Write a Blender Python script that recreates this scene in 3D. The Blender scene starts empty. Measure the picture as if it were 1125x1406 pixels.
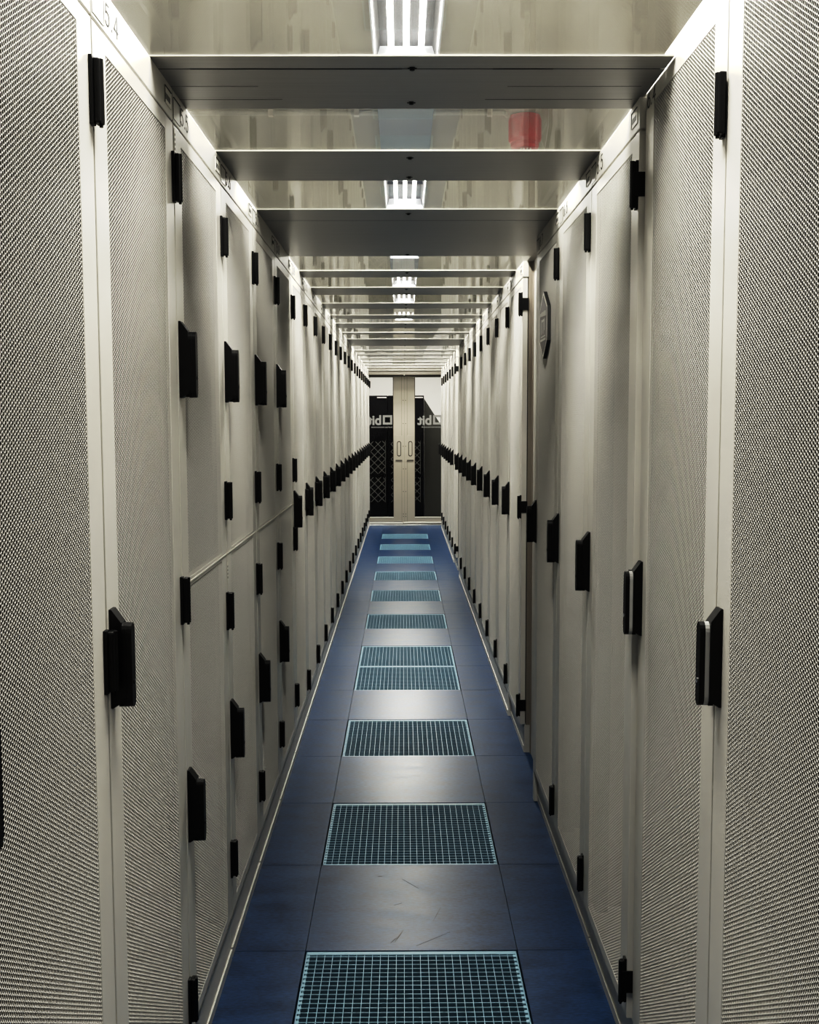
import bpy, bmesh, math, random
import numpy as np
from mathutils import Vector, Matrix, Euler

random.seed(4)
SC = bpy.context.scene
COL = SC.collection

# ------------------------------------------------------------------ helpers
def srgb(r, g, b):
    def f(c):
        c /= 255.0
        return c / 12.92 if c <= 0.04045 else ((c + 0.055) / 1.055) ** 2.4
    return (f(r), f(g), f(b), 1.0)

def mat(name, col, rough=0.5, metal=0.0, spec=0.5, noise=0.0, nscale=30.0, bump=0.0, stretch=(1, 1, 1), emit=None, estr=0.0):
    m = bpy.data.materials.new(name); m.use_nodes = True
    nt = m.node_tree; b = nt.nodes['Principled BSDF']
    b.inputs['Base Color'].default_value = col
    b.inputs['Roughness'].default_value = rough
    b.inputs['Metallic'].default_value = metal
    b.inputs['Specular IOR Level'].default_value = spec
    if emit is not None:
        b.inputs['Emission Color'].default_value = emit
        b.inputs['Emission Strength'].default_value = estr
    if noise > 0 or bump > 0:
        tc = nt.nodes.new('ShaderNodeTexCoord')
        mp = nt.nodes.new('ShaderNodeMapping'); mp.inputs['Scale'].default_value = stretch
        nz = nt.nodes.new('ShaderNodeTexNoise'); nz.inputs['Scale'].default_value = nscale
        nz.inputs['Detail'].default_value = 5
        nt.links.new(tc.outputs['Object'], mp.inputs[0]); nt.links.new(mp.outputs[0], nz.inputs['Vector'])
        if noise > 0:
            rp = nt.nodes.new('ShaderNodeValToRGB')
            rp.color_ramp.elements[0].position = 0.3; rp.color_ramp.elements[1].position = 0.7
            rp.color_ramp.elements[0].color = tuple(c * (1 - noise) for c in col[:3]) + (1,)
            rp.color_ramp.elements[1].color = tuple(min(1, c * (1 + noise)) for c in col[:3]) + (1,)
            nt.links.new(nz.outputs['Fac'], rp.inputs[0]); nt.links.new(rp.outputs[0], b.inputs['Base Color'])
        if bump > 0:
            bp = nt.nodes.new('ShaderNodeBump'); bp.inputs['Strength'].default_value = bump
            bp.inputs['Distance'].default_value = 0.002
            nt.links.new(nz.outputs['Fac'], bp.inputs['Height']); nt.links.new(bp.outputs[0], b.inputs['Normal'])
    return m

PAINT = (0.54, 0.525, 0.485, 1)
M = {}
M['paint'] = mat('cabinet_paint', PAINT, 0.42, spec=0.45, noise=0.03, nscale=6, bump=0.03)
M['mesh'] = mat('perforated_paint', (0.485, 0.472, 0.44, 1), 0.45, spec=0.4)
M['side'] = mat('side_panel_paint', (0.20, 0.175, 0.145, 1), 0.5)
M['inner'] = mat('cabinet_dark_interior', (0.014, 0.014, 0.014, 1), 0.9, spec=0.03)
M['black'] = mat('black_plastic', (0.0022, 0.0022, 0.0025, 1), 0.5, spec=0.2)
M['band'] = mat('grey_band', (0.36, 0.36, 0.35, 1), 0.35)
M['chrome'] = mat('lock_chrome', (0.7, 0.7, 0.7, 1), 0.2, metal=1)
M['alu'] = mat('bright_aluminium', (0.75, 0.73, 0.68, 1), 0.3, metal=0.9)
M['plinth'] = mat('plinth_paint', (0.50, 0.485, 0.45, 1), 0.4)
M['ink'] = mat('ink', (0.03, 0.03, 0.03, 1), 0.6)
M['paper'] = mat('label_paper', (0.66, 0.64, 0.58, 1), 0.5)
M['tag'] = mat('grey_tag', (0.42, 0.41, 0.38, 1), 0.4)
M['beam'] = mat('roof_beam_grey', (0.31, 0.30, 0.285, 1), 0.38, metal=0.15, noise=0.06, nscale=3, stretch=(1, 40, 40))
M['lip'] = mat('roof_beam_lip', (0.8, 0.78, 0.7, 1), 0.3, metal=0.3)
M['wall'] = mat('room_wall', (0.55, 0.53, 0.46, 1), 0.8, noise=0.03, nscale=2)
M['ceil'] = mat('room_ceiling', (0.41, 0.40, 0.34, 1), 0.85, noise=0.04, nscale=1.5)
M['white'] = mat('white_wall', (0.85, 0.84, 0.80, 1), 0.8, noise=0.02, nscale=1)
M['void'] = mat('underfloor', (0.06, 0.13, 0.18, 1), 0.7, noise=0.25, nscale=8)
M['seam'] = mat('floor_seam', (0.006, 0.008, 0.014, 1), 0.8)
M['grate_side'] = mat('grating_side_painted_shade', (0.060, 0.125, 0.185, 1), 0.6, spec=0.3)  # bar sides coloured darker for the shade between the deep bars
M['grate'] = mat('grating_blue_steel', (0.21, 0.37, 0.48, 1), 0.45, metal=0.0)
M['rack'] = mat('black_rack', (0.004, 0.004, 0.005, 1), 0.5, spec=0.08)
M['lattice'] = mat('rack_lattice', (0.19, 0.19, 0.175, 1), 0.6)
M['darkgrey'] = mat('dark_grey_partition', (0.05, 0.05, 0.044, 1), 0.7, spec=0.1)
M['doorpaint'] = mat('aisle_door_paint', (0.33, 0.305, 0.255, 1), 0.45, noise=0.03, nscale=4)
M['doordark'] = mat('door_dark_trim_and_shade', (0.07, 0.062, 0.05, 1), 0.5)
M['gasket'] = mat('door_gasket', (0.02, 0.015, 0.013, 1), 0.6)
M['logo'] = mat('frosted_logo', (0.20, 0.20, 0.195, 1), 0.6)
M['lampbody'] = mat('lamp_body', (0.62, 0.66, 0.72, 1), 0.35)
M['lampinner'] = mat('lamp_reflector_dark', (0.012, 0.012, 0.013, 1), 0.5, spec=0.1)
M['trunk'] = mat('trunking_blue_grey', (0.24, 0.275, 0.32, 1), 0.7, spec=0.08)
M['tube'] = mat('fluorescent_tube', (1, 1, 1, 1), 0.5, emit=(1.0, 0.965, 0.90, 1), estr=12.0)
M['red'] = mat('alarm_red', (0.45, 0.004, 0.014, 1), 0.3)
M['conduit'] = mat('conduit_grey', (0.5, 0.5, 0.46, 1), 0.4)
M['sticker'] = mat('sticker_mauve', (0.10, 0.083, 0.085, 1), 0.45)
M['stickerline'] = mat('sticker_line', (0.75, 0.72, 0.68, 1), 0.4)

def floor_material():
    m = bpy.data.materials.new('blue_linoleum_tile'); m.use_nodes = True
    nt = m.node_tree; b = nt.nodes['Principled BSDF']
    tc = nt.nodes.new('ShaderNodeTexCoord')
    def nz(scale, st, det=6, rough=0.6):
        mp = nt.nodes.new('ShaderNodeMapping'); mp.inputs['Scale'].default_value = st
        n = nt.nodes.new('ShaderNodeTexNoise'); n.inputs['Scale'].default_value = scale
        n.inputs['Detail'].default_value = det; n.inputs['Roughness'].default_value = rough
        nt.links.new(tc.outputs['Object'], mp.inputs[0]); nt.links.new(mp.outputs[0], n.inputs['Vector'])
        return n
    n1 = nz(7, (1, 2.2, 1)); n2 = nz(60, (1, 3, 1))
    mx = nt.nodes.new('ShaderNodeMix'); mx.data_type = 'FLOAT'; mx.inputs[0].default_value = 0.55
    nt.links.new(n1.outputs['Fac'], mx.inputs[2]); nt.links.new(n2.outputs['Fac'], mx.inputs[3])
    r = nt.nodes.new('ShaderNodeValToRGB')
    r.color_ramp.elements[0].position = 0.38; r.color_ramp.elements[0].color = (0.003, 0.0145, 0.046, 1)
    r.color_ramp.elements[1].position = 0.62; r.color_ramp.elements[1].color = (0.014, 0.050, 0.128, 1)
    nt.links.new(mx.outputs[0], r.inputs[0]); nt.links.new(r.outputs[0], b.inputs['Base Color'])
    rr = nt.nodes.new('ShaderNodeMapRange'); rr.inputs[3].default_value = 0.24; rr.inputs[4].default_value = 0.40
    nt.links.new(n1.outputs['Fac'], rr.inputs[0]); nt.links.new(rr.outputs[0], b.inputs['Roughness'])
    b.inputs['Specular IOR Level'].default_value = 0.17
    return m
M['floor'] = floor_material()

def pane_material(name, haze, tint=(1, 1, 1, 1), gain=1.0):
    m = bpy.data.materials.new(name); m.use_nodes = True
    nt = m.node_tree; nt.nodes.clear()
    out = nt.nodes.new('ShaderNodeOutputMaterial')
    tr = nt.nodes.new('ShaderNodeBsdfTransparent'); tr.inputs[0].default_value = tint
    gl = nt.nodes.new('ShaderNodeBsdfGlossy'); gl.inputs['Roughness'].default_value = 0.015
    df = nt.nodes.new('ShaderNodeBsdfTranslucent'); df.inputs[0].default_value = (0.8, 0.8, 0.78, 1)
    fr = nt.nodes.new('ShaderNodeFresnel'); fr.inputs['IOR'].default_value = 1.5
    ge = nt.nodes.new('ShaderNodeNewGeometry')
    # same IOR on both sides of the thin sheet
    ior = nt.nodes.new('ShaderNodeMapRange'); ior.inputs[3].default_value = 1.5; ior.inputs[4].default_value = 1 / 1.5
    nt.links.new(ge.outputs['Backfacing'], ior.inputs[0]); nt.links.new(ior.outputs[0], fr.inputs['IOR'])
    mxg = nt.nodes.new('ShaderNodeMath'); mxg.operation = 'MULTIPLY'; mxg.inputs[1].default_value = gain; mxg.use_clamp = True
    nt.links.new(fr.outputs[0], mxg.inputs[0])
    tc = nt.nodes.new('ShaderNodeTexCoord')
    nz = nt.nodes.new('ShaderNodeTexNoise'); nz.inputs['Scale'].default_value = 70; nz.inputs['Detail'].default_value = 8
    nt.links.new(tc.outputs['Object'], nz.inputs['Vector'])
    mr = nt.nodes.new('ShaderNodeMapRange'); mr.inputs[1].default_value = 0.35; mr.inputs[2].default_value = 0.75
    mr.inputs[3].default_value = haze * 0.9; mr.inputs[4].default_value = haze * 1.1
    nt.links.new(nz.outputs['Fac'], mr.inputs[0])
    a = nt.nodes.new('ShaderNodeMixShader'); c = nt.nodes.new('ShaderNodeMixShader')
    nt.links.new(mr.outputs[0], a.inputs[0]); nt.links.new(tr.outputs[0], a.inputs[1]); nt.links.new(df.outputs[0], a.inputs[2])
    nt.links.new(mxg.outputs[0], c.inputs[0]); nt.links.new(a.outputs[0], c.inputs[1]); nt.links.new(gl.outputs[0], c.inputs[2])
    nt.links.new(c.outputs[0], out.inputs[0])
    return m
M['pane'] = pane_material('clear_roof_pane', 0.008, (0.97, 0.97, 0.95, 1), 0.5)
M['doorglass'] = pane_material('door_glass', 0.0, (0.92, 0.92, 0.92, 1), 0.12)

class MB:
    """collects boxes, prisms and tubes into one mesh with several material slots"""
    def __init__(self): self.v = []; self.f = []; self.mi = []; self.mats = []
    def slot(self, k):
        if k not in self.mats: self.mats.append(k)
        return self.mats.index(k)
    def add(self, vs, fs, k):
        o = len(self.v); s = self.slot(k)
        self.v += [tuple(v) for v in vs]
        for f in fs: self.f.append(tuple(i + o for i in f)); self.mi.append(s)
    def box(self, x0, x1, y0, y1, z0, z1, k='paint', bev=0.0):
        if bev <= 0:
            vs = [(x, y, z) for x in (x0, x1) for y in (y0, y1) for z in (z0, z1)]
            self.add(vs, [(0, 1, 3, 2), (4, 6, 7, 5), (0, 4, 5, 1), (2, 3, 7, 6), (0, 2, 6, 4), (1, 5, 7, 3)], k)
            return
        bm = bmesh.new(); bmesh.ops.create_cube(bm, size=1.0)
        for v in bm.verts:
            v.co = Vector(((x0 + x1) / 2 + v.co.x * (x1 - x0), (y0 + y1) / 2 + v.co.y * (y1 - y0), (z0 + z1) / 2 + v.co.z * (z1 - z0)))
        bmesh.ops.bevel(bm, geom=bm.edges[:], offset=bev, segments=2, profile=0.5, affect='EDGES')
        self.bm(bm, k)
    def bm(self, bm, k):
        bm.verts.index_update()
        self.add([v.co[:] for v in bm.verts], [[v.index for v in f.verts] for f in bm.faces], k)
        bm.free()
    def prism(self, pts, axis, a0, a1, k):
        """extrude a polygon (list of 2-tuples) along axis"""
        n = len(pts)
        def P(p, a):
            return {'x': (a, p[0], p[1]), 'y': (p[0], a, p[1]), 'z': (p[0], p[1], a)}[axis]
        vs = [P(p, a0) for p in pts] + [P(p, a1) for p in pts]
        fs = [tuple(range(n))[::-1], tuple(range(n, 2 * n))] + [(i, (i + 1) % n, n + (i + 1) % n, n + i) for i in range(n)]
        self.add(vs, fs, k)
    def tube(self, p0, p1, r, k, n=12):
        p0 = Vector(p0); p1 = Vector(p1); d = (p1 - p0).normalized()
        a = d.orthogonal().normalized(); b = d.cross(a)
        vs = [];
        for p in (p0, p1):
            for i in range(n):
                t = 2 * math.pi * i / n
                vs.append(p + a * (r * math.cos(t)) + b * (r * math.sin(t)))
        fs = [tuple(range(n))[::-1], tuple(range(n, 2 * n))] + [(i, (i + 1) % n, n + (i + 1) % n, n + i) for i in range(n)]
        self.add(vs, fs, k)
    def lathe(self, prof, cx, cy, k, n=28):
        vs = []
        for (r, z) in prof:
            for i in range(n):
                t = 2 * math.pi * i / n
                vs.append((cx + r * math.cos(t), cy + r * math.sin(t), z))
        fs = []
        for j in range(len(prof) - 1):
            for i in range(n):
                fs.append((j * n + i, j * n + (i + 1) % n, (j + 1) * n + (i + 1) % n, (j + 1) * n + i))
        fs.append(tuple(range(n))[::-1]); fs.append(tuple((len(prof) - 1) * n + i for i in range(n)))
        self.add(vs, fs, k)
    def mesh(self, name):
        me = bpy.data.meshes.new(name)
        me.from_pydata(self.v, [], self.f)
        for k in self.mats: me.materials.append(M[k])
        me.polygons.foreach_set('material_index', self.mi)
        bm = bmesh.new(); bm.from_mesh(me); bmesh.ops.recalc_face_normals(bm, faces=bm.faces[:]); bm.to_mesh(me); bm.free()
        me.update()
        return me

def obj(name, me, parent=None, loc=(0, 0, 0), label=None):
    o = bpy.data.objects.new(name, me); COL.objects.link(o)
    o.parent = parent; o.location = loc
    if label: o['label'] = label
    return o
def tag(o, label, cat, group=None, kind=None):
    o['label'] = label; o['category'] = cat
    if group: o['group'] = group
    if kind: o['kind'] = kind
    return o
def thing(name, label, cat, loc=(0, 0, 0), rz=0.0, group=None, kind=None):
    o = bpy.data.objects.new(name, None); COL.objects.link(o)
    o.location = loc; o.rotation_euler = (0, 0, rz); o.empty_display_size = 0.1
    return tag(o, label, cat, group, kind)
def struct(name, me, label=None):
    o = obj(name, me); o['kind'] = 'structure'
    if label: o['label'] = label
    return o

def text_mesh(txt, size, key, offset=0.0, extrude=0.0003, space=1.0, align='LEFT'):
    cu = bpy.data.curves.new('lettering', 'FONT'); cu.body = txt; cu.size = size
    cu.offset = offset; cu.extrude = extrude; cu.space_character = space; cu.align_x = align
    ob = bpy.data.objects.new('lettering_source', cu); COL.objects.link(ob)
    dg = bpy.context.evaluated_depsgraph_get()
    me = bpy.data.meshes.new_from_object(ob.evaluated_get(dg))
    bpy.data.objects.remove(ob)
    me.materials.clear(); me.materials.append(M[key])
    return me
# text in a plane facing +x: text x -> +y, text y -> +z
FACE_X = Matrix(((0, 0, 1, 0), (1, 0, 0, 0), (0, 1, 0, 0), (0, 0, 0, 1)))

# printed digits drawn as strokes in a unit box (width 0.62, height 1)
def arc(cx, cy, rx, ry, a0, a1, n=10):
    return [(cx + rx * math.cos(math.radians(a0 + (a1 - a0) * i / n)), cy + ry * math.sin(math.radians(a0 + (a1 - a0) * i / n))) for i in range(n + 1)]
DIGITS = {
    '0': [arc(.31, .5, .31, .5, 90, 450, 20)],
    '1': [[(.12, .8), (.36, 1), (.36, 0)]],
    '2': [arc(.31, .70, .30, .30, 170, -30) + [(.02, 0), (.62, 0)]],
    '3': [arc(.29, .75, .28, .25, 150, -90) + arc(.29, .26, .32, .26, 90, -150)],
    '4': [[(.46, 0), (.46, 1), (.0, .30), (.64, .30)]],
    '5': [[(.57, 1), (.12, 1), (.06, .56)] + arc(.29, .33, .32, .33, 125, -150)],
    '6': [[(.50, 1.0), (.10, .55)] + arc(.31, .32, .30, .32, 150, 510, 18)],
    '7': [[(.0, 1), (.62, 1), (.2, 0)]],
    '8': [arc(.31, .75, .26, .25, -90, 270, 16), arc(.31, .25, .31, .25, 90, 450, 16)],
    '9': [arc(.31, .71, .30, .29, 90, 450, 14), [(.61, .71), (.58, .40), (.42, .10), (.14, 0)]],
    '.': [[(.08, 0.0), (.08, .07)]]}
def number_mesh(txt, h, w=0.10, gap=0.30, sx=1.15):
    """number facing +x: starts at y=0 and runs along +y, height h"""
    m = MB(); y = 0.0
    for ic, ch in enumerate(txt):
        hh = h * (1 + 0.02 * ic)
        for line in DIGITS[ch]:
            for (a, b), (c, d) in zip(line[:-1], line[1:]):
                L = math.hypot(c - a, d - b)
                if L < 1e-6: continue
                ux, uy = (c - a) / L * w / 2, (d - b) / L * w / 2
                q = [(a - ux * .6 + uy, b - uy * .6 - ux), (c + ux * .6 + uy, d + uy * .6 - ux), (c + ux * .6 - uy, d + uy * .6 + ux), (a - ux * .6 - uy, b - uy * .6 + ux)]
                m.prism([(y * h + p[0] * sx * hh, p[1] * hh) for p in q], 'x', 0.0, 0.0005, 'ink')
        y += ((0.16 if ch == '.' else 0.64) + gap) * sx
    return m.mesh('number_lettering')

# ------------------------------------------------------------------ perforated sheet
def perforated_mesh(name, y0, y1, z0, z1, p=0.00705, web=0.00092, t=0.00078, xf=-0.0010):
    """hexagonally perforated steel sheet in the plane x = xf; real holes with thickness t"""
    R = p / math.sqrt(3)
    dx = 1.5 * R
    nc = int((y1 - y0) / dx); nr = int((z1 - z0) / p)
    ry = (y1 - y0) / nc / dx; rz = (z1 - z0) / nr / p
    ang = np.arange(6) * math.pi / 3
    ho = np.stack([np.cos(ang), np.sin(ang)], 1)
    ci, cj = np.meshgrid(np.arange(nc), np.arange(nr), indexing='ij')
    ci = ci.ravel(); cj = cj.ravel()
    keep = ~((ci % 2 == 1) & (cj == nr - 1)); ci = ci[keep]; cj = cj[keep]
    cy = (ci + 0.5) * dx; cz = (cj + 0.5) * p + np.where(ci % 2 == 1, p / 2, 0.0)
    n = len(ci)
    C = np.stack([cy, cz], 1)[:, None, :]
    outer = C + ho[None] * R
    inner = C + ho[None] * (R - web / math.sqrt(3))
    q = np.round(outer.reshape(-1, 2) / 1e-5).astype(np.int64)
    key = q[:, 0] * 10000000 + q[:, 1]
    # tolerant merge: snap to half-cell lattice
    hx = np.round(outer.reshape(-1, 2)[:, 0] / (R / 4)).astype(np.int64)
    hz = np.round(outer.reshape(-1, 2)[:, 1] / (p / 4)).astype(np.int64)
    key = hx * 1000000 + hz
    u, first, inv = np.unique(key, return_index=True, return_inverse=True)
    ov = outer.reshape(-1, 2)[first]
    nu = len(ov)
    iv = inner.reshape(-1, 2)
    def to3(a, x): return np.stack([np.full(len(a), x), y0 + a[:, 0] * ry, z0 + a[:, 1] * rz], 1)
    V = np.concatenate([to3(ov, xf), to3(iv, xf), to3(iv, xf - t)])
    oi = inv.reshape(n, 6); ii = nu + np.arange(n * 6).reshape(n, 6); bi = ii + n * 6
    r1 = np.roll(np.arange(6), -1)
    f1 = np.stack([oi, oi[:, r1], ii[:, r1], ii], 2).reshape(-1, 4)
    f2 = np.stack([ii, ii[:, r1], bi[:, r1], bi], 2).reshape(-1, 4)
    F = np.concatenate([f1, f2])
    me = bpy.data.meshes.new(name)
    me.vertices.add(len(V)); me.vertices.foreach_set('co', V.ravel())
    me.loops.add(F.size); me.loops.foreach_set('vertex_index', F.ravel().astype(np.int32))
    me.polygons.add(len(F))
    me.polygons.foreach_set('loop_start', np.arange(0, F.size, 4, dtype=np.int32))
    me.polygons.foreach_set('loop_total', np.full(len(F), 4, dtype=np.int32))
    me.materials.append(M['mesh'])
    me.update(calc_edges=True)
    return me

# ------------------------------------------------------------------ layout constants
H = 1.507
AL = 0.481           # face plane of the row on the camera's left
AR = 0.512           # near part of the other row
AT = 0.524           # its two tall nearest cabinets
AF = 0.528           # its far part
W = 0.6
ZT = 2.2             # top of the ordinary cabinets
FW = 0.075           # door frame width
END_Y = 15.69

# ------------------------------------------------------------------ cabinet pieces (local: face plane x=0 facing +x, y 0..W, z up)
def case_mesh(ztop, side='inner'):
    m = MB(); D = -0.95; t = 0.012
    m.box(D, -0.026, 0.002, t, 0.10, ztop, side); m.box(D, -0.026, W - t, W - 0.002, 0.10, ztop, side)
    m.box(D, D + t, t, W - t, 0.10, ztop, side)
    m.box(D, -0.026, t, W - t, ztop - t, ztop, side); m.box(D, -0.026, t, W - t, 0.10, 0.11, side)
    # front posts behind the door
    m.box(-0.06, -0.026, t, 0.05, 0.11, ztop - t, 'inner'); m.box(-0.06, -0.026, W - 0.05, W - t, 0.11, ztop - t, 'inner')
    return m.mesh('cabinet_case')
def equipment_mesh(ztop):
    m = MB(); z = 0.14; r = random.Random(7)
    while z < ztop - 0.12:
        h = r.choice([0.044, 0.088, 0.088, 0.133])
        h = min(h, ztop - 0.05 - z)
        m.box(-0.5, -0.13 - r.choice([0, 0.02, 0.035]), 0.06, W - 0.06, z, z + h - 0.003, 'inner'); z += h
    return m.mesh('rack_equipment')
def plinth_mesh():
    m = MB()
    m.box(-0.9, -0.006, 0.001, W - 0.001, 0.0, 0.127, 'plinth')
    m.box(-0.006, -0.003, 0.004, W - 0.004, 0.0, 0.030, 'plinth')
    m.box(-0.003, -0.0015, 0.004, W - 0.004, 0.0275, 0.0305, 'lip'); m.box(-0.006, -0.004, 0.004, W - 0.004, 0.112, 0.114, 'lip')
    return m.mesh('cabinet_plinth')
def header_mesh():
    m = MB(); m.box(-0.026, 0.0, 0.0008, W - 0.0008, 2.1325, ZT, 'paint', 0.0025)
    return m.mesh('cabinet_header')
def door_mesh(z0, z1, top, bottom):
    m = MB(); y0, y1 = 0.002, W - 0.002; b = 0.0018
    m.box(-0.003, 0, y0, FW + 0.0015, z0, z1, 'paint', 0.0012); m.box(-0.003, 0, W - FW - 0.0015, y1, z0, z1, 'paint', 0.0012)
    m.box(-0.003, -0.0002, FW - 0.001, W - FW + 0.001, z1 - top, z1, 'paint'); m.box(-0.003, -0.0002, FW - 0.001, W - FW + 0.001, z0, z0 + bottom, 'paint')
    # folded edges around the rim
    m.box(-0.022, -0.0015, y0, y0 + 0.003, z0, z1, 'paint'); m.box(-0.022, -0.0015, y1 - 0.003, y1, z0, z1, 'paint')
    m.box(-0.022, -0.003, y0 + 0.003, y1 - 0.003, z1 - 0.003, z1, 'paint'); m.box(-0.022, -0.003, y0 + 0.003, y1 - 0.003, z0, z0 + 0.003, 'paint')
    return m.mesh('cabinet_door')
def handle_mesh(zc, banded=False):
    """swing handle: trapezoid base block, lever standing off it, lock in the lower half"""
    m = MB(); y0, y1 = 0.0115, 0.040; h = 0.082
    m.prism([(0.0, zc - h), (0.0, zc + h), (0.004, zc + h), (0.020, zc + h - 0.022), (0.020, zc - h + 0.010), (0.004, zc - h)], 'y', y0, y1, 'black')
    # lever: rounded bar
    ym = (y0 + y1) / 2 - 0.002; hw = 0.0125; za, zb = zc - h - 0.004 + 0.012, zc + h - 0.030
    pts = []
    for i in range(9):
        t = math.pi * i / 8; pts.append((ym + hw * math.cos(t), zb - hw + hw * 1.3 * math.sin(t) + 0.004))
    for i in range(9):
        t = math.pi + math.pi * i / 8; pts.append((ym + hw * math.cos(t), za + hw + hw * 1.3 * math.sin(t) - 0.004))
    m.prism(pts, 'x', 0.020, 0.027, 'band' if banded else 'black')
    m.prism([(p[0] * 0.94 + ym * 0.06, p[1] * 0.995 + zc * 0.005) for p in pts], 'x', 0.027, 0.036, 'black')
    m.tube((0.0355, ym, za + 0.035), (0.0375, ym, za + 0.035), 0.0045, 'chrome' if banded else 'black', 14)
    m.box(0.012, 0.020, y0 + 0.006, y1 - 0.006, zc - h + 0.002, zc - h + 0.016, 'black')
    return m.mesh('cabinet_handle')
def hinge_mesh(zc, wrap=False):
    """slim leaf on one door frame and a knuckle block over the joint"""
    m = MB()
    m.box(0, 0.006, W - 0.022, W - 0.004, zc - 0.052, zc + 0.052, 'black', 0.001)
    m.box(0.004, 0.0155, W - 0.016, W + (0.0005 if wrap else 0.0092), zc - 0.049, zc + 0.049, 'black', 0.003)
    m.tube((0.0135, W - 0.004, zc - 0.049), (0.0135, W - 0.004, zc + 0.049), 0.0055, 'black', 12)
    m.tube((0.0135, W - 0.004, zc - 0.054), (0.0135, W - 0.004, zc - 0.049), 0.003, 'black', 8)
    if wrap: m.box(-0.026, 0.012, W - 0.001, W + 0.003, zc - 0.026, zc + 0.026, 'black', 0.001)
    return m.mesh('cabinet_hinge')
def holder_mesh():
    m = MB(); y0 = W - 0.080; z0, z1 = 2.150, 2.184
    m.box(0, 0.0016, y0, y0 + 0.060, z0, z1, 'paper'); m.box(0.0016, 0.003, y0, y0 + 0.060, z1 - 0.002, z1, 'ink')
    m.box(0.0016, 0.0026, y0, y0 + 0.0018, z0, z1, 'ink')
    for i in range(6): m.box(0.0016, 0.002, y0 + 0.008 + i * 0.0075, y0 + 0.012 + i * 0.0075, z0 + 0.008, z0 + 0.020, 'ink')
    return m.mesh('label_holder')
def tag_plate_mesh():
    m = MB(); z0, z1 = 2.140, 2.184
    m.box(0, 0.0012, 0.003, 0.070, z0, z1, 'tag'); m.box(0.0012, 0.0024, 0.003, 0.070, z1 - 0.0022, z1, 'ink'); m.box(0.0012, 0.0018, 0.0688, 0.070, z0, z1, 'ink')
    return m.mesh('tag_plate')

Z_TOP, Z_MID, Z_LOW = 2.015, 1.120, 0.218
CASE, EQUIP, PLINTH, HEADER, HOLDER, TAGP = case_mesh(ZT), equipment_mesh(ZT), plinth_mesh(), header_mesh(), holder_mesh(), tag_plate_mesh()
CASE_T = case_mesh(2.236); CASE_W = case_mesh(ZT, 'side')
PERF_FULL = perforated_mesh('perforated_sheet', FW - 0.004, W - FW + 0.004, 0.152, 2.101)
PERF_HALF = perforated_mesh('perforated_half_sheet', FW - 0.004, W - FW + 0.004, 0.152, 1.140)
DOOR_FULL = door_mesh(0.130, 2.128, 0.030, 0.027)
DOOR_TALL = door_mesh(0.130, 2.234, 0.067, 0.027)
DOOR_LOW = door_mesh(0.130, 1.1435, 0.007, 0.027)
DOOR_UP = door_mesh(1.1485, 2.128, 0.030, 0.007)
HANDLE = handle_mesh(1.118); HANDLE_B = handle_mesh(1.115, True)
HANDLE_UP = handle_mesh(1.638); HANDLE_LO = handle_mesh(0.652)
HINGE = [hinge_mesh(z) for z in (Z_TOP, Z_MID, Z_LOW)]
HINGE_W = [hinge_mesh(z, True) for z in (Z_TOP, Z_MID, Z_LOW)]
HINGE_UP = [hinge_mesh(z) for z in (1.993, 1.292)]; HINGE_LO = [hinge_mesh(z) for z in (0.991, 0.295)]

def scaled(me, z0, z1, n0, n1):
    """object z location and scale that carry a sheet spanning z0..z1 to n0..n1"""
    s = (n1 - n0) / (z1 - z0)
    return n0 - z0 * s, s

def build_proto(kind):
    c = thing('server_cabinet', 'x', 'cabinet')
    tall = kind == 'tall'
    obj('case', CASE_T if tall else CASE_W if kind == 'wrap' else CASE, c); obj('rack_equipment', EQUIP, c); obj('plinth', PLINTH, c)
    if not tall:
        h = obj('header', HEADER, c); obj('label_holder', HOLDER, h); obj('tag_plate', TAGP, h)
    if kind == 'split':
        for nm, me, hm, hi, z0, z1 in (('upper', DOOR_UP, HANDLE_UP, HINGE_UP, 1.1515, 2.101), ('lower', DOOR_LOW, HANDLE_LO, HINGE_LO, 0.152, 1.140)):
            d = obj('door', me, c, label=nm + ' half-height perforated door')
            zl, s = scaled(None, 0.152, 1.140, z0, z1)
            p = obj('perforated_panel', PERF_HALF, d, (0, 0, zl)); p.scale = (1, 1, s)
            obj('handle', hm, d, label='black swing handle')
            for x in hi: obj('hinge', x, d)
        t = MB(); t.box(-0.02, 0.0012, 0.003, W - 0.003, 1.1443, 1.1477, 'lip'); obj('divider_strip', t.mesh('divider_strip'), c, label='bright metal strip between the two doors')
    else:
        d = obj('door', DOOR_TALL if tall else DOOR_FULL, c)
        zl, s = scaled(None, 0.152, 2.101, 0.152, 2.171 if tall else 2.101)
        p = obj('perforated_panel', PERF_FULL, d, (0, 0, zl)); p.scale = (1, 1, s)
        obj('handle', HANDLE_B if tall else HANDLE, d, label='black swing handle with grey band' if tall else 'black swing handle')
        for x in (HINGE_W if kind == 'wrap' else HINGE): obj('hinge', x, d)
    return c

def copy_tree(o, parent=None):
    n = o.copy(); COL.objects.link(n)
    n.parent = parent
    for ch in o.children:
        if not ch.name.startswith('number_lettering'): copy_tree(ch, n)   # each cabinet gets a number of its own
    return n

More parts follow.
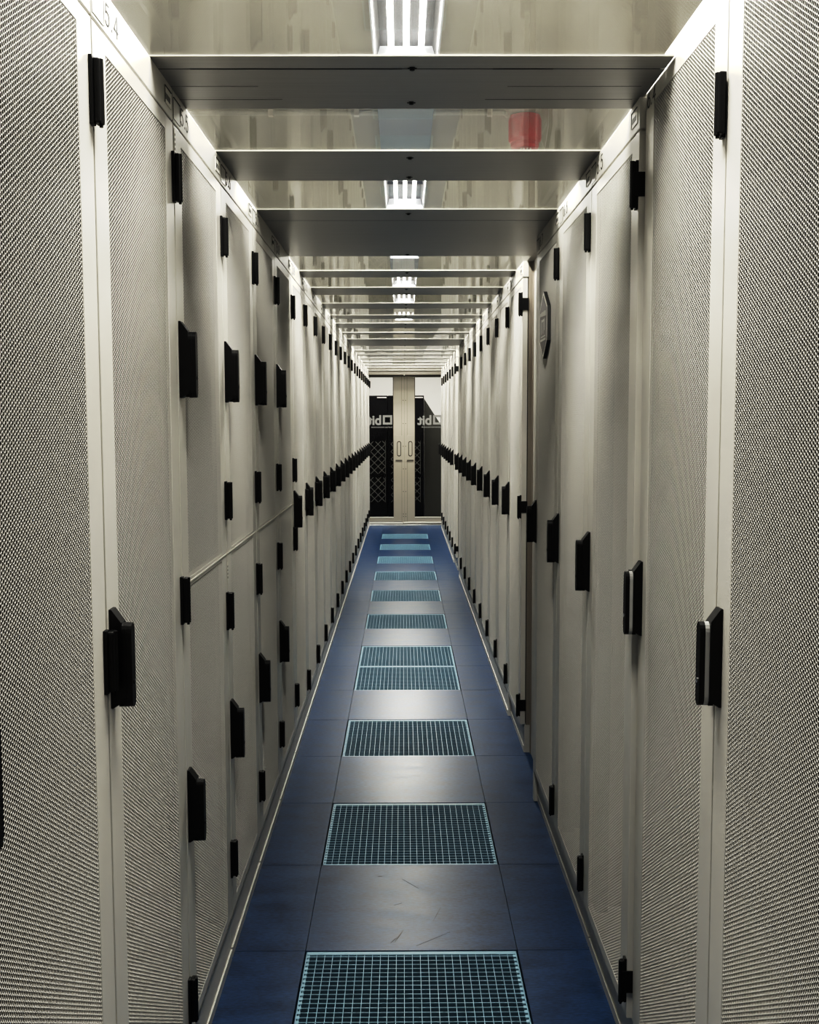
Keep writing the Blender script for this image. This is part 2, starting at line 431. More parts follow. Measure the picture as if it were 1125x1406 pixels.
PROTO = {k: build_proto(k) for k in ('full', 'split', 'tall', 'wrap')}
used = set()
def cabinet(kind, side, y, a, number, label, group, recess=0.0):
    """side -1: faces +x at x=-a, starts at y; side +1: faces -x at x=a, ends at y (its near edge is y)"""
    if kind in used: c = copy_tree(PROTO[kind])
    else: c = PROTO[kind]; used.add(kind)
    if side < 0: c.location = (-a, y, 0); c.rotation_euler = (0, 0, 0)
    else: c.location = (a, y + W, 0); c.rotation_euler = (0, 0, math.pi)
    tag(c, label, 'cabinet', group)
    for ch in c.children:
        if recess and ch.name.startswith('plinth'): ch.location.x = -recess
    host = next((ch for ch in c.children if ch.name.startswith('header')), None) or next(ch for ch in c.children if ch.name.startswith('door'))
    tall = kind == 'tall'
    n = obj('number_lettering', number_mesh(number, 0.030 if tall else 0.0335), host)
    n.location = (0.0002, 0.018 if tall else 0.082, 2.1675 if tall else 2.149)
    return c

ORD = ['first', 'second', 'third', 'fourth', 'fifth', 'sixth', 'seventh', 'eighth', 'ninth', 'tenth', 'eleventh', 'twelfth', 'thirteenth',
       'fourteenth', 'fifteenth', 'sixteenth', 'seventeenth', 'eighteenth', 'nineteenth', 'twentieth']

G5 = 'perforated server cabinets in the row with the split doors'
G6 = 'perforated server cabinets in the row with the hexagon sign'
YL0 = 1.148; PL = 0.604
for k in range(24):
    y = YL0 + PL * k
    num = '5.%d' % (3 + k)
    if k == 0: lab = 'light grey perforated cabinet cut by the frame edge beside cabinet 5.4'
    elif k == 1: lab = 'full-height light grey perforated cabinet numbered 5.4 on its header'
    elif 2 <= k <= 5:
        lab = ['split-door perforated cabinet numbered 5.5, next to full-height cabinet 5.4', 'split-door perforated cabinet numbered 5.6, second of the four two-tier cabinets',
               'split-door cabinet numbered 5.7, third of the four two-tier cabinets', 'shaded split-door cabinet, fourth and last of the four two-tier cabinets'][k - 2]
    elif k == 6: lab = 'full-height light grey cabinet directly after the last split-door cabinet'
    elif k == 23: lab = 'light grey cabinet touching the end doors in the row with split doors'
    else: lab = '%s full-height light grey cabinet beyond the last split-door cabinet' % ORD[k - 6]
    cabinet('split' if 2 <= k <= 5 else 'full', -1, y, AL, num, lab, G5)

for k, (y, kind, a, lab) in enumerate([
        (1.206, 'tall', AT, 'tall light grey perforated cabinet with no header, cut by the frame beside 6.4'),
        (1.808, 'tall', AT, 'tall light grey perforated cabinet numbered 6.4 on its door corner'),
        (2.412, 'wrap', AR, 'light grey perforated cabinet numbered 6.5 on header, just past tall cabinet 6.4'),
        (3.013, 'full', AR, 'light grey perforated cabinet between cabinet 6.5 and the cabinet with hexagon sign'),
        (3.614, 'full', AR, 'shaded light grey cabinet with the hexagonal sign on its perforated door')]):
    cabinet(kind, 1, y, a, '6.%d' % (3 + k), lab, G6, 0.014 if kind != 'tall' else 0.0)
YF = 4.858
PF = 0.616
for k in range(9):
    lab = 'light grey cabinet just past the gap, its brownish side panel showing' if k == 0 else '%s light grey cabinet past the gap after the hexagon sign' % ORD[k]
    cabinet('wrap' if k == 0 else 'full', 1, YF + PF * k, AF, '6.%d' % (9 + k), lab, G6)
YG = 10.90
for k in range(7):
    lab = 'light grey cabinet touching the end doors in the row with the hexagon sign' if k == 6 else '%s light grey cabinet beyond the second narrow gap near the end doors' % ORD[k]
    cabinet('full' if k else 'wrap', 1, YG + PF * k, AF, '6.%d' % (19 + k), lab, G6)

# blank filler panels that close the two gaps
def filler(x, y0, y1, label):
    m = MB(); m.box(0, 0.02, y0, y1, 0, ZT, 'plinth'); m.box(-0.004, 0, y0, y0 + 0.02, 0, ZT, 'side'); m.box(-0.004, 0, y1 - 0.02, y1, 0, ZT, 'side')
    o = obj('filler_panel', m.mesh('filler_panel'), None, (x, 0, 0)); tag(o, label, 'panel', 'filler panels closing gaps in the cabinet row')
filler(0.575, 4.25, 4.855, 'dark recessed filler panel between the hexagon sign cabinet and the next cabinets')
filler(0.575, 10.43, 10.895, 'narrow dark recessed filler panel in the second gap near the end doors')
m = MB(); m.box(-0.30, 0, 0, 0.034, 0.0, ZT, 'paint', 0.003); m.tube((-0.006, 0.017, ZT), (-0.006, 0.017, ZT + 0.006), 0.006, 'alu', 10); m.tube((-0.03, 0.017, ZT), (-0.03, 0.017, ZT + 0.006), 0.006, 'alu', 10)
o = obj('end_post', m.mesh('end_post'), None, (AR + 0.002, 4.249, 0)); o.rotation_euler = (0, 0, math.pi)
tag(o, 'slim light grey end post closing the cabinet with the hexagon sign', 'post')

# hexagonal sign on the shaded cabinet's door
def hexpts(cy, cz, r): return [(cy + r * math.sin(math.pi / 3 * i), cz + r * math.cos(math.pi / 3 * i)) for i in range(6)]
hs = thing('hexagonal_sign', 'small mauve hexagonal sign with white border fixed to the shaded cabinet door', 'sign', (AR, 3.918, 1.842), math.pi)
m = MB(); m.prism(hexpts(0, 0, 0.118), 'x', 0.0005, 0.0125, 'ink'); m.prism(hexpts(0, 0, 0.116), 'x', 0.0125, 0.0132, 'stickerline'); m.prism(hexpts(0, 0, 0.105), 'x', 0.0132, 0.0138, 'sticker')
obj('plate', m.mesh('sign_plate'), hs)
m = MB()
X0, X1 = 0.0138, 0.0143
for i in range(7): m.box(X0, X1, -0.075 + i * 0.022, -0.060 + i * 0.022, 0.034 - 0.001 * i, 0.046 + 0.001 * (i % 3), 'tag')
m.box(X0, X1, -0.05, -0.042, -0.03, 0.022, 'tag'); m.box(X0, X1, -0.03, 0.03, 0.012, 0.02, 'tag'); m.box(X0, X1, 0.0, 0.008, -0.03, 0.012, 'tag'); m.box(X0, X1, 0.035, 0.043, -0.02, 0.022, 'tag')
m.box(X0, X1, -0.07, 0.07, -0.055, -0.048, 'tag'); m.box(X0, X1, -0.055, 0.06, -0.042, -0.038, 'tag')
obj('emblem', m.mesh('sign_emblem'), hs, label='pale emblem and lettering')

# small asset tags on door frames
def asset(x, y, z, h, label):
    m = MB(); m.box(0, 0.0008, 0, 0.012, 0, h, 'paper')
    for i in range(4): m.box(0.0008, 0.0012, 0.003, 0.009, h * (0.12 + 0.2 * i), h * (0.22 + 0.2 * i), 'ink')
    o = obj('asset_tag', m.mesh('asset_tag'), None, (x, y, z)); tag(o, label, 'label')
asset(-AL + 0.0005, 2.36, 2.02 + 0.05, 0.05, 'small white tag on door frame above the top hinge of cabinet 5.5')
asset(-AL + 0.0005, 2.955, 1.072, 0.05, 'small pale tag at the top of the second split cabinet lower door')

# ------------------------------------------------------------------ floor, gratings
XC0, XC1 = -0.282, 0.322
TP = 0.6035; TY0 = 3.0 - TP * 5
grates = [TY0 + TP * k for k in (4, 6, 8, 10, 11, 13, 15, 17, 19, 21, 23)]
m = MB(); e = 0.0009
cols = [(-2.68, -2.08), (-2.08, -1.48), (-1.48, -0.88), (-0.88, XC0), (XC0, XC1), (XC1, 0.92), (0.92, 1.52), (1.52, 2.12), (2.12, 2.72)]
j = -6
while TY0 + TP * j < 21.0:
    y = TY0 + TP * j
    for (x0, x1) in cols:
        if (x0, x1) == (XC0, XC1) and any(abs(g - y) < 0.01 for g in grates): continue
        if x0 in (XC0,) or x1 == XC0 or x0 == XC1:
            m.box(x0 + e, x1 - e, y + e, y + TP - e, -0.03, 0, 'floor')
        else:
            m.box(x0 + e, x1 - e, y + e, y + TP - e, -0.03, 0, 'floor')
    j += 1
# scuffs
for (x, y, L, a, w) in [(q[0], q[1] - 0.10) + q[2:] for q in [(-0.015, 3.19, 0.075, 1.25, 0.0035), (-0.03, 3.165, 0.04, 1.1, 0.003), (0.085, 3.17, 0.13, 0.7, 0.0015), (-0.08, 3.61, 0.016, 0.1, 0.006), (0.02, 3.55, 0.09, 2.2, 0.0015), (-0.02, 3.40, 0.03, 0.6, 0.002), (0.10, 3.33, 0.1, 1.3, 0.0012)]]:
    c, s = math.cos(a), math.sin(a)
    pts = [(-L / 2, -w * 0.2), (0, -w / 2), (L / 2, -w * 0.1), (L / 2, w * 0.1), (0, w / 2), (-L / 2, w * 0.2)]
    m.prism([(x + c * p - s * q, y + s * p + c * q) for p, q in pts], 'z', 0.0, 0.0003, 'seam')
fl = struct('floor', m.mesh('floor'), 'blue mottled raised-floor tiles')
m = MB(); m.box(-2.7, 2.7, -3.6, 21.2, -0.34, -0.30, 'void'); struct('trim_1', m.mesh('subfloor'), 'dark underfloor seen through the gratings')

def grate_mesh():
    m = MB(); w = 0.0018; n = 26; L = 0.6 - 0.004; o = -L / 2; fw = 0.010
    z1 = -0.0015; z0 = -0.034
    m.box(o, o + fw * 0.3, o, -o, z0, z1, 'grate'); m.box(-o - fw * 0.3, -o, o, -o, z0, z1, 'grate')
    m.box(o, -o, -o - 0.016, -o, z0, z1, 'grate'); m.box(o, -o, o, o + 0.006, z0, z1, 'grate')
    fr = m.mesh('grating_frame')
    b = MB(); p = (L - 0.012) / n
    for i in range(n):
        x = o + 0.008 + p * i
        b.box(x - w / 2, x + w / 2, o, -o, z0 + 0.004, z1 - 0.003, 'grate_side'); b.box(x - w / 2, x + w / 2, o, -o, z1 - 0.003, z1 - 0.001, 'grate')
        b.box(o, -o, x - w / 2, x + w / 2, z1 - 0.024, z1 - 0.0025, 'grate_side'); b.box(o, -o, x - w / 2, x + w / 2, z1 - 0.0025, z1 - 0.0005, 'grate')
        for s in (-1, 1):   # bar ends welded to the side flats
            xa, xb = (o, o + 0.011) if s < 0 else (-o - 0.011, -o)
            b.box(xa, xb, x - 0.0062, x + 0.0062, z1 - 0.005, z1, 'grate')
    return fr, b.mesh('grating_bars')
GF, GB = grate_mesh()
GL = ['pale blue floor grating cut by the bottom of the frame', 'second pale blue floor grating, past one plain blue tile', 'third pale blue floor grating, beside the gap in the cabinet row',
      'nearer of the two pale blue floor gratings that touch', 'farther of the two pale blue floor gratings that touch'] + \
     ['%s pale blue floor grating beyond the touching pair' % ORD[i] for i in range(5)] + ['last pale blue floor grating before the end doors']
g0 = None
for i, y in enumerate(grates):
    if g0 is None:
        g0 = thing('floor_grating', '', 'grating'); obj('frame', GF, g0); obj('bar_grid', GB, g0); g = g0
    else: g = copy_tree(g0)
    g.location = ((XC0 + XC1) / 2, y + TP / 2, 0)
    tag(g, GL[i], 'grating', 'blue steel gratings along the aisle floor')

# ------------------------------------------------------------------ aisle roof: cross beams and clear panes
RB = [(2.156, 2.51, [0.074]), (2.895, 3.245, []), (3.681, 4.711, [0.198]), (5.165, 5.399, []), (5.81, 6.145, []), (6.581, 6.90, []), (7.328, 7.59, []),
      (7.929, 8.347, []), (8.753, 8.95, []), (9.456, 10.322, [0.2]), (10.963, 11.2, []), (11.62, 11.85, []), (12.38, 12.6, []), (13.1, 13.32, []), (13.85, 14.07, []), (14.6, 14.82, []), (15.32, END_Y - 0.07, [])]
PREV = (1.12, 1.37)
def xr(y): return 0.5222 if y < 2.41 else 0.575
def beam_mesh(y0, y1, seams):
    m = MB(); cuts = [0.0] + seams + [y1 - y0]
    x1 = xr(y0)
    for a, b in zip(cuts[:-1], cuts[1:]):
        m.box(-0.54, x1, y0 + a + (0.0012 if a else 0), y0 + b - 0.0012, ZT + 0.0005, ZT + 0.0046, 'beam', 0.0006)
    m.box(-0.54, x1, y0 - 0.0025, y0 - 0.0002, ZT + 0.0006, ZT + 0.0032, 'lip')
    for sm in seams: m.box(-0.53, x1 - 0.01, y0 + sm - 0.0022, y0 + sm + 0.0022, ZT + 0.0003, ZT + 0.0008, 'ink')
    if seams and y0 < 3:
        for (xa, xb, yy, hw) in ((-0.42, 0.0, seams[0], 0.0035), (0.18, 0.30, seams[0], 0.0035), (-0.53, -0.30, 0.188, 0.0010), (0.22, 0.50, 0.188, 0.0010), (-0.53, -0.26, 0.281, 0.0013), (0.18, 0.50, 0.281, 0.0016)):
            m.box(xa, xb, y0 + yy - hw, y0 + yy + hw, ZT + 0.0003, ZT + 0.0008, 'ink')
    return m.mesh('roof_beam')
def clip_mesh(y):
    m = MB(); m.lathe([(0.004, ZT - 0.004), (0.005, ZT - 0.001), (0.005, ZT + 0.001)], 0.02, y, 'black', 12)
    m.box(0.011, 0.029, y - 0.002, y + 0.002, ZT - 0.001, ZT + 0.001, 'black'); m.box(0.015, 0.025, y - 0.008, y + 0.008, ZT - 0.0015, ZT + 0.001, 'black')
    return m.mesh('beam_clip')
RL = {0: 'grey roof beam directly above number 6.4, with a seam along it', 2: 'wide grey roof plate shading the split-door cabinets', 9: 'second wide grey roof plate, far down the aisle', 16: 'last grey roof beam over the end doors'}
for i, (y0, y1, seams) in enumerate(RB):
    lab = RL.get(i)
    if lab is None:
        lab = 'narrow grey roof beam just before the first wide roof plate' if i == 1 else ('%s grey roof beam after the first wide roof plate' % ORD[i - 3] if i < 9 else '%s grey roof beam after the second wide roof plate' % ORD[i - 10])
    r = obj('roof_beam', beam_mesh(y0, y1, seams)); tag(r, lab, 'rail', 'grey cross beams of the aisle roof', 'thing')
    ys = [y0 + 0.07, y1 - 0.05] if y1 - y0 > 0.3 else [y0 + 0.06]
    for yy in ys: obj('clip', clip_mesh(yy), r)
edges = [PREV] + [(a, b) for a, b, _ in RB]
for i in range(len(edges) - 1):
    a, b = edges[i][1], edges[i + 1][0]
    m = MB(); m.box(-0.54, xr(a) if i else 0.519, a + 0.001, b - 0.0035, ZT + 0.0010, ZT + 0.0044, 'pane')
    o = obj('clear_roof_sheet', m.mesh('clear_roof_sheet'))
    if i == 0: lab = 'clear roof pane at the top with bright lamp tubes above it'
    elif i == 1: lab = 'clear roof pane with the red alarm sounder seen through it'
    elif i == 2: lab = 'clear roof pane just before the first wide grey roof plate'
    elif i < 10: lab = '%s clear roof pane after the first wide roof plate' % ORD[i - 3]
    else: lab = '%s clear roof pane after the second wide roof plate' % ORD[i - 10]
    tag(o, lab, 'pane', 'clear panes of the aisle roof', 'thing')
# edge rails that carry the panes along the cabinet tops
for s, x0, x1, lab in ((-1, -0.548, -0.502, 'thin grey edge strip under the roof panes on the split-door row'), (1, 0.545, 0.59, 'thin grey edge strip under the roof panes on the hexagon sign row')):
    m = MB(); y0 = 1.14 if s < 0 else 2.42
    m.box(x0, x1, y0, END_Y - 0.05, ZT + 0.0001, ZT + 0.0004, 'beam')
    o = obj('edge_rail', m.mesh('edge_rail')); tag(o, lab, 'rail', None, 'thing')

# ------------------------------------------------------------------ end doors
dr = bpy.data.objects.new('door_1', None); COL.objects.link(dr); dr.location = (0, END_Y, 0); dr['kind'] = 'structure'; dr['label'] = 'double sliding glass doors closing the aisle end'
def dpart(name, m, parent=dr, label=None): return obj(name, m.mesh(name), parent, label=label)
m = MB(); m.box(-0.62, 0.66, -0.03, 0.05, 2.150, 2.29, 'doorpaint', 0.004); m.box(-0.60, 0.64, -0.06, -0.03, 2.225, 2.30, 'beam', 0.003); m.box(-0.6, 0.64, -0.034, -0.03, 2.137, 2.150, 'gasket'); m.box(-0.6, 0.64, -0.064, -0.06, 2.212, 2.240, 'doordark'); m.box(-0.6, 0.64, -0.031, 0.04, 2.125, 2.150, 'doordark')  # thin dark box across the header stands in for its shadow gap
dpart('header_rail', m)
m = MB(); m.box(-0.62, 0.66, -0.05, 0.05, 0.0, 0.012, 'alu', 0.002); m.box(-0.53, -0.003, -0.012, 0.01, 0.022, 0.042, 'lip', 0.002); m.box(0.003, 0.57, -0.012, 0.01, 0.026, 0.046, 'lip', 0.002); m.box(-0.6, 0.64, 0.0, 0.02, 0.012, 0.03, 'gasket'); dpart('threshold', m, label='bright metal threshold')  # the two pale strips stand in for light leaking under the leaves
def leaf(x0, x1, gx0, gx1, hx, nm):
    m = MB(); z0, z1 = 0.047, 2.13; y0, y1 = 0.0, 0.04
    zb, zt = 0.118, 2.118
    m.box(x0, gx0, y0, y1, z0, z1, 'doorpaint', 0.003); m.box(gx1, x1, y0, y1, z0, z1, 'doorpaint', 0.003)
    m.box(gx0, gx1, y0, y1, z0, zb, 'doorpaint', 0.002); m.box(gx0, gx1, y0, y1, zt, z1, 'doordark')
    for (a, b, c, d) in ((gx0, gx0 + 0.008, zb, zt), (gx1 - 0.008, gx1, zb, zt)):
        m.box(a, b, 0.008, 0.03, c, d, 'gasket')
    m.box(gx0, gx1, -0.004, 0.0, zb - 0.012, zb, 'lip')
    L = dpart('door_leaf', m)
    g = MB(); g.box(gx0, gx1, 0.018, 0.024, zb, zt, 'doorglass'); obj('glass_pane', g.mesh('glass_pane'), L)
    # pull plate with a recessed slot, and its ledge
    h = MB(); h.box(hx - 0.050, hx + 0.045, -0.010, 0.0, 0.94, 1.29, 'doorpaint', 0.002)
    def slot(w, hh, x_0, x_1, k):
        pts = []
        for i in range(9): t = math.pi * i / 8; pts.append((hx + w * math.cos(t), 1.10 + hh - w + w * math.sin(t)))
        for i in range(9): t = math.pi + math.pi * i / 8; pts.append((hx + w * math.cos(t), 1.10 - hh + w + w * math.sin(t)))
        h.prism(pts, 'y', x_0, x_1, k)
    slot(0.030, 0.110, -0.0125, -0.0098, 'gasket'); slot(0.020, 0.098, -0.0135, -0.012, 'doorpaint')
    h.box(hx - 0.050, hx + 0.045, -0.011, -0.001, 0.925, 0.940, 'doordark')
    obj('pull_handle', h.mesh('pull_handle'), L)
    return L
LL = leaf(-0.60, -0.018, -0.53, -0.137, -0.058, 'l')
LR = leaf(0.058, 0.64, 0.166, 0.57, 0.104, 'r')
m = MB(); m.box(-0.0195, 0.0595, -0.006, 0.02, 0.03, 2.13, 'doorpaint', 0.001); m.box(-0.0215, -0.0185, -0.007, 0, 0.03, 2.13, 'doordark'); m.box(0.0575, 0.0605, -0.007, 0, 0.03, 2.13, 'doordark')
m.box(0.019, 0.021, -0.0068, -0.005, 0.03, 2.13, 'doordark')
for z in (1.79, 1.46, 1.135, 0.81, 0.485, 0.16, 0.125):
    for x in (0.002, 0.038): m.tube((x, -0.009, z), (x, -0.004, z), 0.0058, 'gasket', 10)
dpart('meeting_strip', m)
m = MB(); m.box(-0.018, 0.058, -0.026, -0.004, 2.128, 2.150, 'doordark'); m.tube((0.02, -0.04, 2.149), (0.02, -0.026, 2.149), 0.010, 'lip', 12); dpart('top_latch', m)
# mirrored lettering seen from behind: square, then b i t, then the line of small words
def logo(parent, x_sq, name):
    Y0, Y1 = 0.0165, 0.0178; S = 0.135; zb = 1.445
    m = MB()
    t = 0.030
    m.box(x_sq - S, x_sq, Y0, Y1, zb, zb + t, 'logo'); m.box(x_sq - S, x_sq, Y0, Y1, zb + S - t, zb + S, 'logo')
    m.box(x_sq - S, x_sq - S + t, Y0, Y1, zb + t, zb + S - t, 'logo'); m.box(x_sq - t, x_sq, Y0, Y1, zb + t, zb + S - t, 'logo')
    o = obj('logo_square', m.mesh('logo_square'), parent)
    tm = text_mesh('bit', 0.19, 'logo', 0.006, 0.0006, 1.0)
    a = obj('logo_lettering', tm, parent)
    a.matrix_local = Matrix.Translation((x_sq - S - 0.018, 0.0170, zb)) @ Matrix(((-1, 0, 0, 0), (0, 0, 1, 0), (0, 1, 0, 0), (0, 0, 0, 1)))
    tm = text_mesh('business internet trends', 0.031, 'logo', 0.0005, 0.0006, 1.0)
    b = obj('logo_words', tm, parent)
    b.matrix_local = Matrix.Translation((x_sq, 0.0170, zb - 0.045)) @ Matrix(((-1, 0, 0, 0), (0, 0, 1, 0), (0, 1, 0, 0), (0, 0, 0, 1)))
logo(LL, -0.155, 'l'); logo(LR, 0.565, 'r')

# ------------------------------------------------------------------ beyond the doors
YR = 16.9; KR = 0.939
def rack(x0, x1, lx0, lx1, label):
    x0, x1, lx0, lx1 = (v * KR for v in (x0, x1, lx0, lx1))
    r = thing('black_rack', label, 'rack', ((x0 + x1) / 2, YR, 0), 0, 'black racks behind the glass doors')
    c = (x0 + x1) / 2
    m = MB(); m.box(x0 - c, x1 - c, 0, 0.9, 0, 1.885, 'rack', 0.005); obj('case', m.mesh('rack_case'), r)
    m = MB(); m.box(x1 - c - 0.16, x1 - c - 0.015, -0.004, 0, 1.850, 1.864, 'stickerline'); obj('nameplate', m.mesh('nameplate'), r)
    for z0, z1 in ((0.68, 1.19), (0.24, 0.63)):
        m = MB(); w = 0.007; p = 0.115
        lo, hi = lx0 - c, lx1 - c
        n = int((hi - lo + z1 - z0) / p) + 2
        for s in (1, -1):
            for i in range(-n, n + 1):
                pts = []
                for t in np.linspace(lo, hi, 40):
                    z = z0 + i * p + s * (t - lo)
                    if z0 <= z <= z1: pts.append((t, z))
                if len(pts) > 2:
                    (xa, za), (xb, zb) = pts[0], pts[-1]
                    d = w * 0.7
                    m.prism([(xa, za - d), (xb, zb - d), (xb, zb + d), (xa, za + d)], 'y', -0.006, -0.001, 'lattice')
        m.box(hi - 0.004, hi, -0.006, -0.001, z0, z1, 'lattice')
        obj('lattice_panel', m.mesh('lattice_panel'), r)
rack(-0.80, -0.255, -0.78, -0.29, 'black rack with lattice panels behind the glass of the door with full square logo')
rack(-0.25, 0.345, -0.20, 0.285, 'black rack with lattice panels behind the meeting stiles of the doors')
m = MB(); m.prism([(0, 0), (0.32, 0), (0.32, 1.34), (0, 1.84)], 'y', 0, 0.05, 'darkgrey')
o = obj('sloping_partition', m.mesh('sloping_partition'), None, (0.328, YR + 0.1, 0)); tag(o, 'dark grey partition with sloping top beside the black rack', 'partition')

# ------------------------------------------------------------------ room shell
ZC = 3.2
def wallbox(name, x0, x1, y0, y1, z0, z1, k, label):
    m = MB(); m.box(x0, x1, y0, y1, z0, z1, k); return struct(name, m.mesh(name), label)
wallbox('ceiling', -2.7, 2.7, -3.5, 21.0, ZC, ZC + 0.1, 'ceil', 'beige room ceiling above the clear roof')
wallbox('wall_left', -2.8, -2.7, -3.5, 21.0, -0.3, ZC + 0.1, 'wall', 'room wall behind the cabinets')
wallbox('wall_right', 2.7, 2.8, -3.5, 21.0, -0.3, ZC + 0.1, 'wall', 'room wall behind the cabinets')
wallbox('wall_front', -2.8, 2.8, -3.6, -3.5, -0.3, ZC + 0.1, 'wall', 'room wall behind the viewer')
wallbox('wall_back', -2.8, 2.8, 19.6, 19.7, -0.3, ZC + 0.1, 'white', 'white room wall beyond the end doors')

# ------------------------------------------------------------------ ceiling lamps
def lamp_meshes(L):
    hw = 0.145
    m = MB(); m.box(-hw + 0.02, hw - 0.02, 0, L, 0.07, 0.10, 'lampinner')
    for s in (-1, 1):
        m.prism([(s * hw, 0.0), (s * (hw - 0.008), 0.0), (s * (hw - 0.03), 0.075), (s * (hw - 0.022), 0.078)], 'y', 0, L, 'lampinner')
        m.box(min(s * hw, s * (hw - 0.007)), max(s * hw, s * (hw - 0.007)), 0, L, -0.003, 0.0, 'lampbody')
    m.box(-hw, hw, -0.006, 0.0, 0.0, 0.10, 'lampbody'); m.box(-hw, hw, L, L + 0.006, 0.0, 0.10, 'lampbody')
    body = m.mesh('lamp_body')
    l = MB()
    for i in (3,): l.box(-hw + 0.02, hw - 0.02, L * i / 6 - 0.002, L * i / 6 + 0.002, 0.045, 0.066, 'lampinner')
    louv = l.mesh('lamp_louvre')
    tubes = []
    for x in (-0.066, 0.0, 0.066):
        t = MB(); t.tube((x, 0.02, 0.040), (x, L - 0.02, 0.040), 0.013, 'tube', 14); tubes.append(t.mesh('lamp_tube'))
    return body, louv, tubes
LB, LV, LT = lamp_meshes(1.25)
lamps = [(1.30, 'x'), (3.78, 'ceiling lamp with three bright tubes above the top clear pane'), (7.15, 'ceiling lamp seen through the pane before the first wide roof plate'),
         (9.7, 'ceiling lamp hidden above the far beams, third along the aisle'), (12.0, 'ceiling lamp seen through the second pane after the first wide plate'),
         (13.9, 'far ceiling lamp close to the end doors'), (16.4, 'unseen ceiling lamp added beyond the end doors to light the white wall')]  # the last lamp is unseen, added to brighten the white wall
l0 = None
for i, (y, lab) in enumerate(lamps):
    if i < 1: lab = 'ceiling lamp before the top clear pane, above the front of the aisle'
    if l0 is None:
        l0 = thing('ceiling_lamp', '', 'lamp'); obj('body', LB, l0); obj('louvre', LV, l0)
        for t in LT: obj('tube', t, l0)
        l = l0
    else: l = copy_tree(l0)
    l.location = (0.018, y, 3.10); tag(l, lab, 'lamp', 'tube lamps on the room ceiling')
for y0, y1, lab in ((5.1, 7.0, 'blue-grey trunking on the ceiling beside the red alarm sounder'), (8.5, 9.6, 'blue-grey ceiling trunking past the second lamp'), (11.0, 11.9, 'blue-grey ceiling trunking seen just past the first wide roof plate')):
    m = MB(); m.box(-0.127, 0.163, y0, y1, 3.105, 3.168, 'trunk', 0.003)
    for yh in (y0 + 0.15, y1 - 0.15): m.box(-0.02, 0.05, yh - 0.02, yh + 0.02, 3.168, 3.2, 'conduit')
    m.box(-0.055, 0.085, y0 + 0.95 * (y1 - y0) - 0.06, y0 + 0.95 * (y1 - y0), 3.098, 3.105, 'lampbody')
    m.box(-0.127, 0.163, y1 - 0.004, y1 + 0.02, 3.10, 3.168, 'lip')
    o = obj('ceiling_trunking', m.mesh('ceiling_trunking')); tag(o, lab, 'trunking', 'blue-grey trunking between ceiling lamps', 'thing')

# conduit and red sounder on the ceiling
cd = thing('ceiling_conduit', 'thin grey conduit across the ceiling leading to the red sounder', 'conduit', (0, 6.15, 3.1855), 0, None, 'thing')
m = MB(); m.tube((-1.2, 0, 0), (0.56, 0, 0), 0.0125, 'conduit'); m.tube((0.56, 0, 0), (0.585, 0.03, -0.01), 0.0125, 'conduit'); obj('pipe', m.mesh('conduit_pipe'), cd)
for x in (-0.72, -0.25, 0.48):
    m = MB(); m.box(x - 0.014, x + 0.014, -0.02, 0.02, -0.017, 0.015, 'paper', 0.002); obj('clip', m.mesh('conduit_clip'), cd)
sd = thing('alarm_sounder', 'red alarm sounder hanging from the ceiling, seen through the clear roof', 'alarm', (0.685, 6.25, ZC), 0, None, 'thing')
m = MB(); m.lathe([(0.060, 0.0), (0.085, -0.006), (0.092, -0.03), (0.092, -0.135), (0.084, -0.15), (0.078, -0.152)], 0, 0, 'red'); obj('horn_body', m.mesh('horn_body'), sd)
m = MB(); m.lathe([(0.078, -0.150), (0.080, -0.17), (0.072, -0.185), (0.03, -0.19)], 0, 0, 'red'); obj('lens', m.mesh('sounder_lens'), sd)
m = MB()
for i in range(4): m.box(-0.03 + i * 0.018, -0.022 + i * 0.018, -0.04, 0.04, -0.196, -0.188, 'tag')
obj('vent', m.mesh('sounder_vent'), sd)

# ------------------------------------------------------------------ light
def area(name, loc, sx, sy, power, col=(1, 0.95, 0.86), rot=(0, 0, 0)):
    l = bpy.data.lights.new(name, 'AREA'); l.shape = 'RECTANGLE'; l.size = sx; l.size_y = sy; l.energy = power; l.color = col
    o = bpy.data.objects.new(name, l); o.location = loc; o.rotation_euler = rot; COL.objects.link(o); return o
for i, (y, lab) in enumerate(lamps):
    for x in (-0.066, 0.0, 0.066):      # one strip of light along the underside of each tube
        area('tube_light', (x + 0.018, y + 0.625, 3.10 + 0.026), 0.026, 1.21, 25 if i == 0 else 31, (1.0, 0.975, 0.92))
for x in (-2.1, 2.1):
    for y in (0, 5, 10, 15): area('side_aisle_fill', (x, y, 3.15), 0.25, 1.4, 36)  # unseen fill lights added for general lighting, without lamp bodies

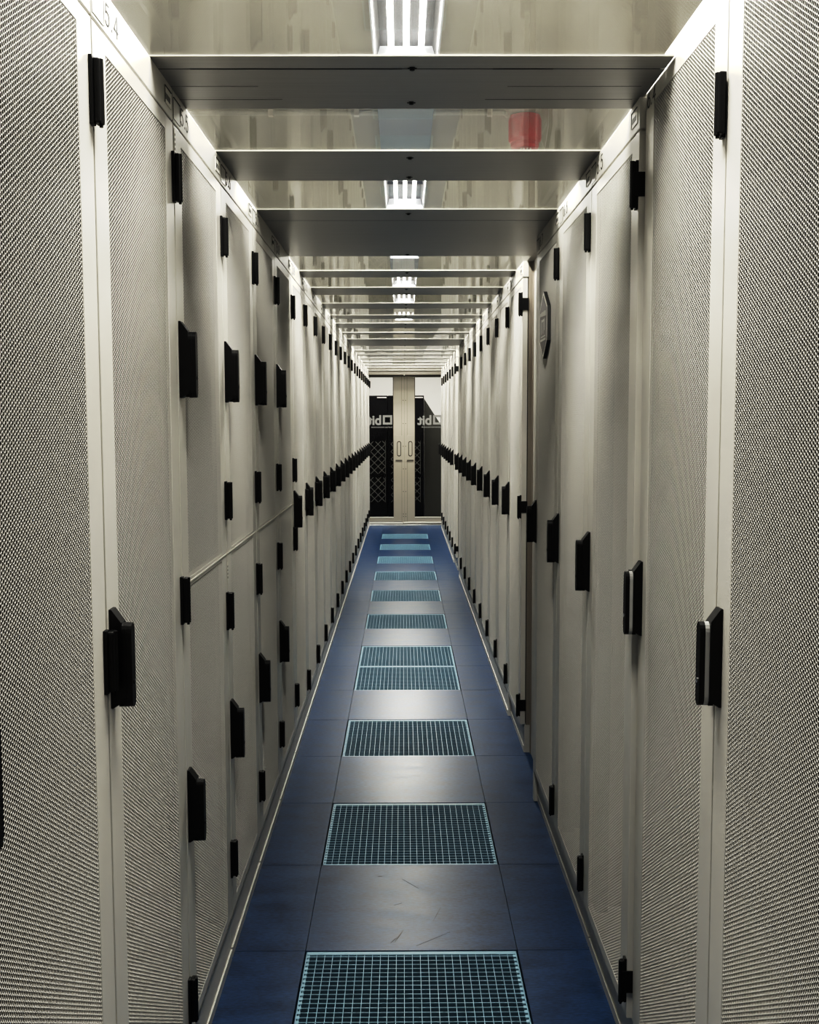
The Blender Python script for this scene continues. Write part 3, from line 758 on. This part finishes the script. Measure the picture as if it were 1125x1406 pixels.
w = bpy.data.worlds.new('world'); SC.world = w; w.use_nodes = True
w.node_tree.nodes['Background'].inputs[0].default_value = (0.9, 0.88, 0.82, 1)
w.node_tree.nodes['Background'].inputs[1].default_value = 0.05

# ------------------------------------------------------------------ camera
F_PX = 1500.0
CX, CY = 1125 / 2, 1406 / 2
VX, VY = 553.6, 577.0
cam = bpy.data.cameras.new('camera'); cam.sensor_fit = 'VERTICAL'; cam.sensor_height = 36.0
cam.lens = F_PX * 36.0 / 1406.0; cam.clip_start = 0.02
co = bpy.data.objects.new('camera', cam); COL.objects.link(co); SC.camera = co
# camera axes so that +y projects to (VX, VY)
vdir = Vector(((VX - CX) / F_PX, (CY - VY) / F_PX, -1.0)).normalized()   # camera-space direction of world +y
roll = 0.0027
up_c = Vector((-roll, 1.0, 0)); 
upw = (up_c - vdir * up_c.dot(vdir)).normalized()      # camera-space direction of world +z
rt = vdir.cross(upw)                                   # camera-space direction of world +x  (y x z = x)
R = Matrix((rt, vdir, upw))                            # rows: world axes in camera space -> world_from_camera
co.matrix_world = Matrix.Translation((0, 0, H)) @ R.to_4x4()

SC.view_settings.view_transform = 'Standard'
SC.view_settings.look = 'None'
SC.view_settings.exposure = 0.16
SC.view_settings.use_curve_mapping = True
cm = SC.view_settings.curve_mapping
def lin(v): return srgb(v, v, v)[0]
cc = cm.curves[3]
for a, b in ((60, 46), (100, 97), (150, 167), (200, 211), (235, 226)):
    cc.points.new(lin(a), lin(b))
cc.points[len(cc.points) - 1].location = (1.0, lin(237)); cm.extend = 'EXTRAPOLATED'
cm.update()
cy = SC.cycles
cy.max_bounces = 10; cy.diffuse_bounces = 5; cy.glossy_bounces = 5; cy.transparent_max_bounces = 24; cy.transmission_bounces = 4
cy.sample_clamp_indirect = 6.0; cy.caustics_reflective = False; cy.caustics_refractive = False
cy.use_denoising = True; cy.denoising_input_passes = 'RGB_ALBEDO_NORMAL'; cy.denoising_prefilter = 'ACCURATE'
cy.use_adaptive_sampling = False
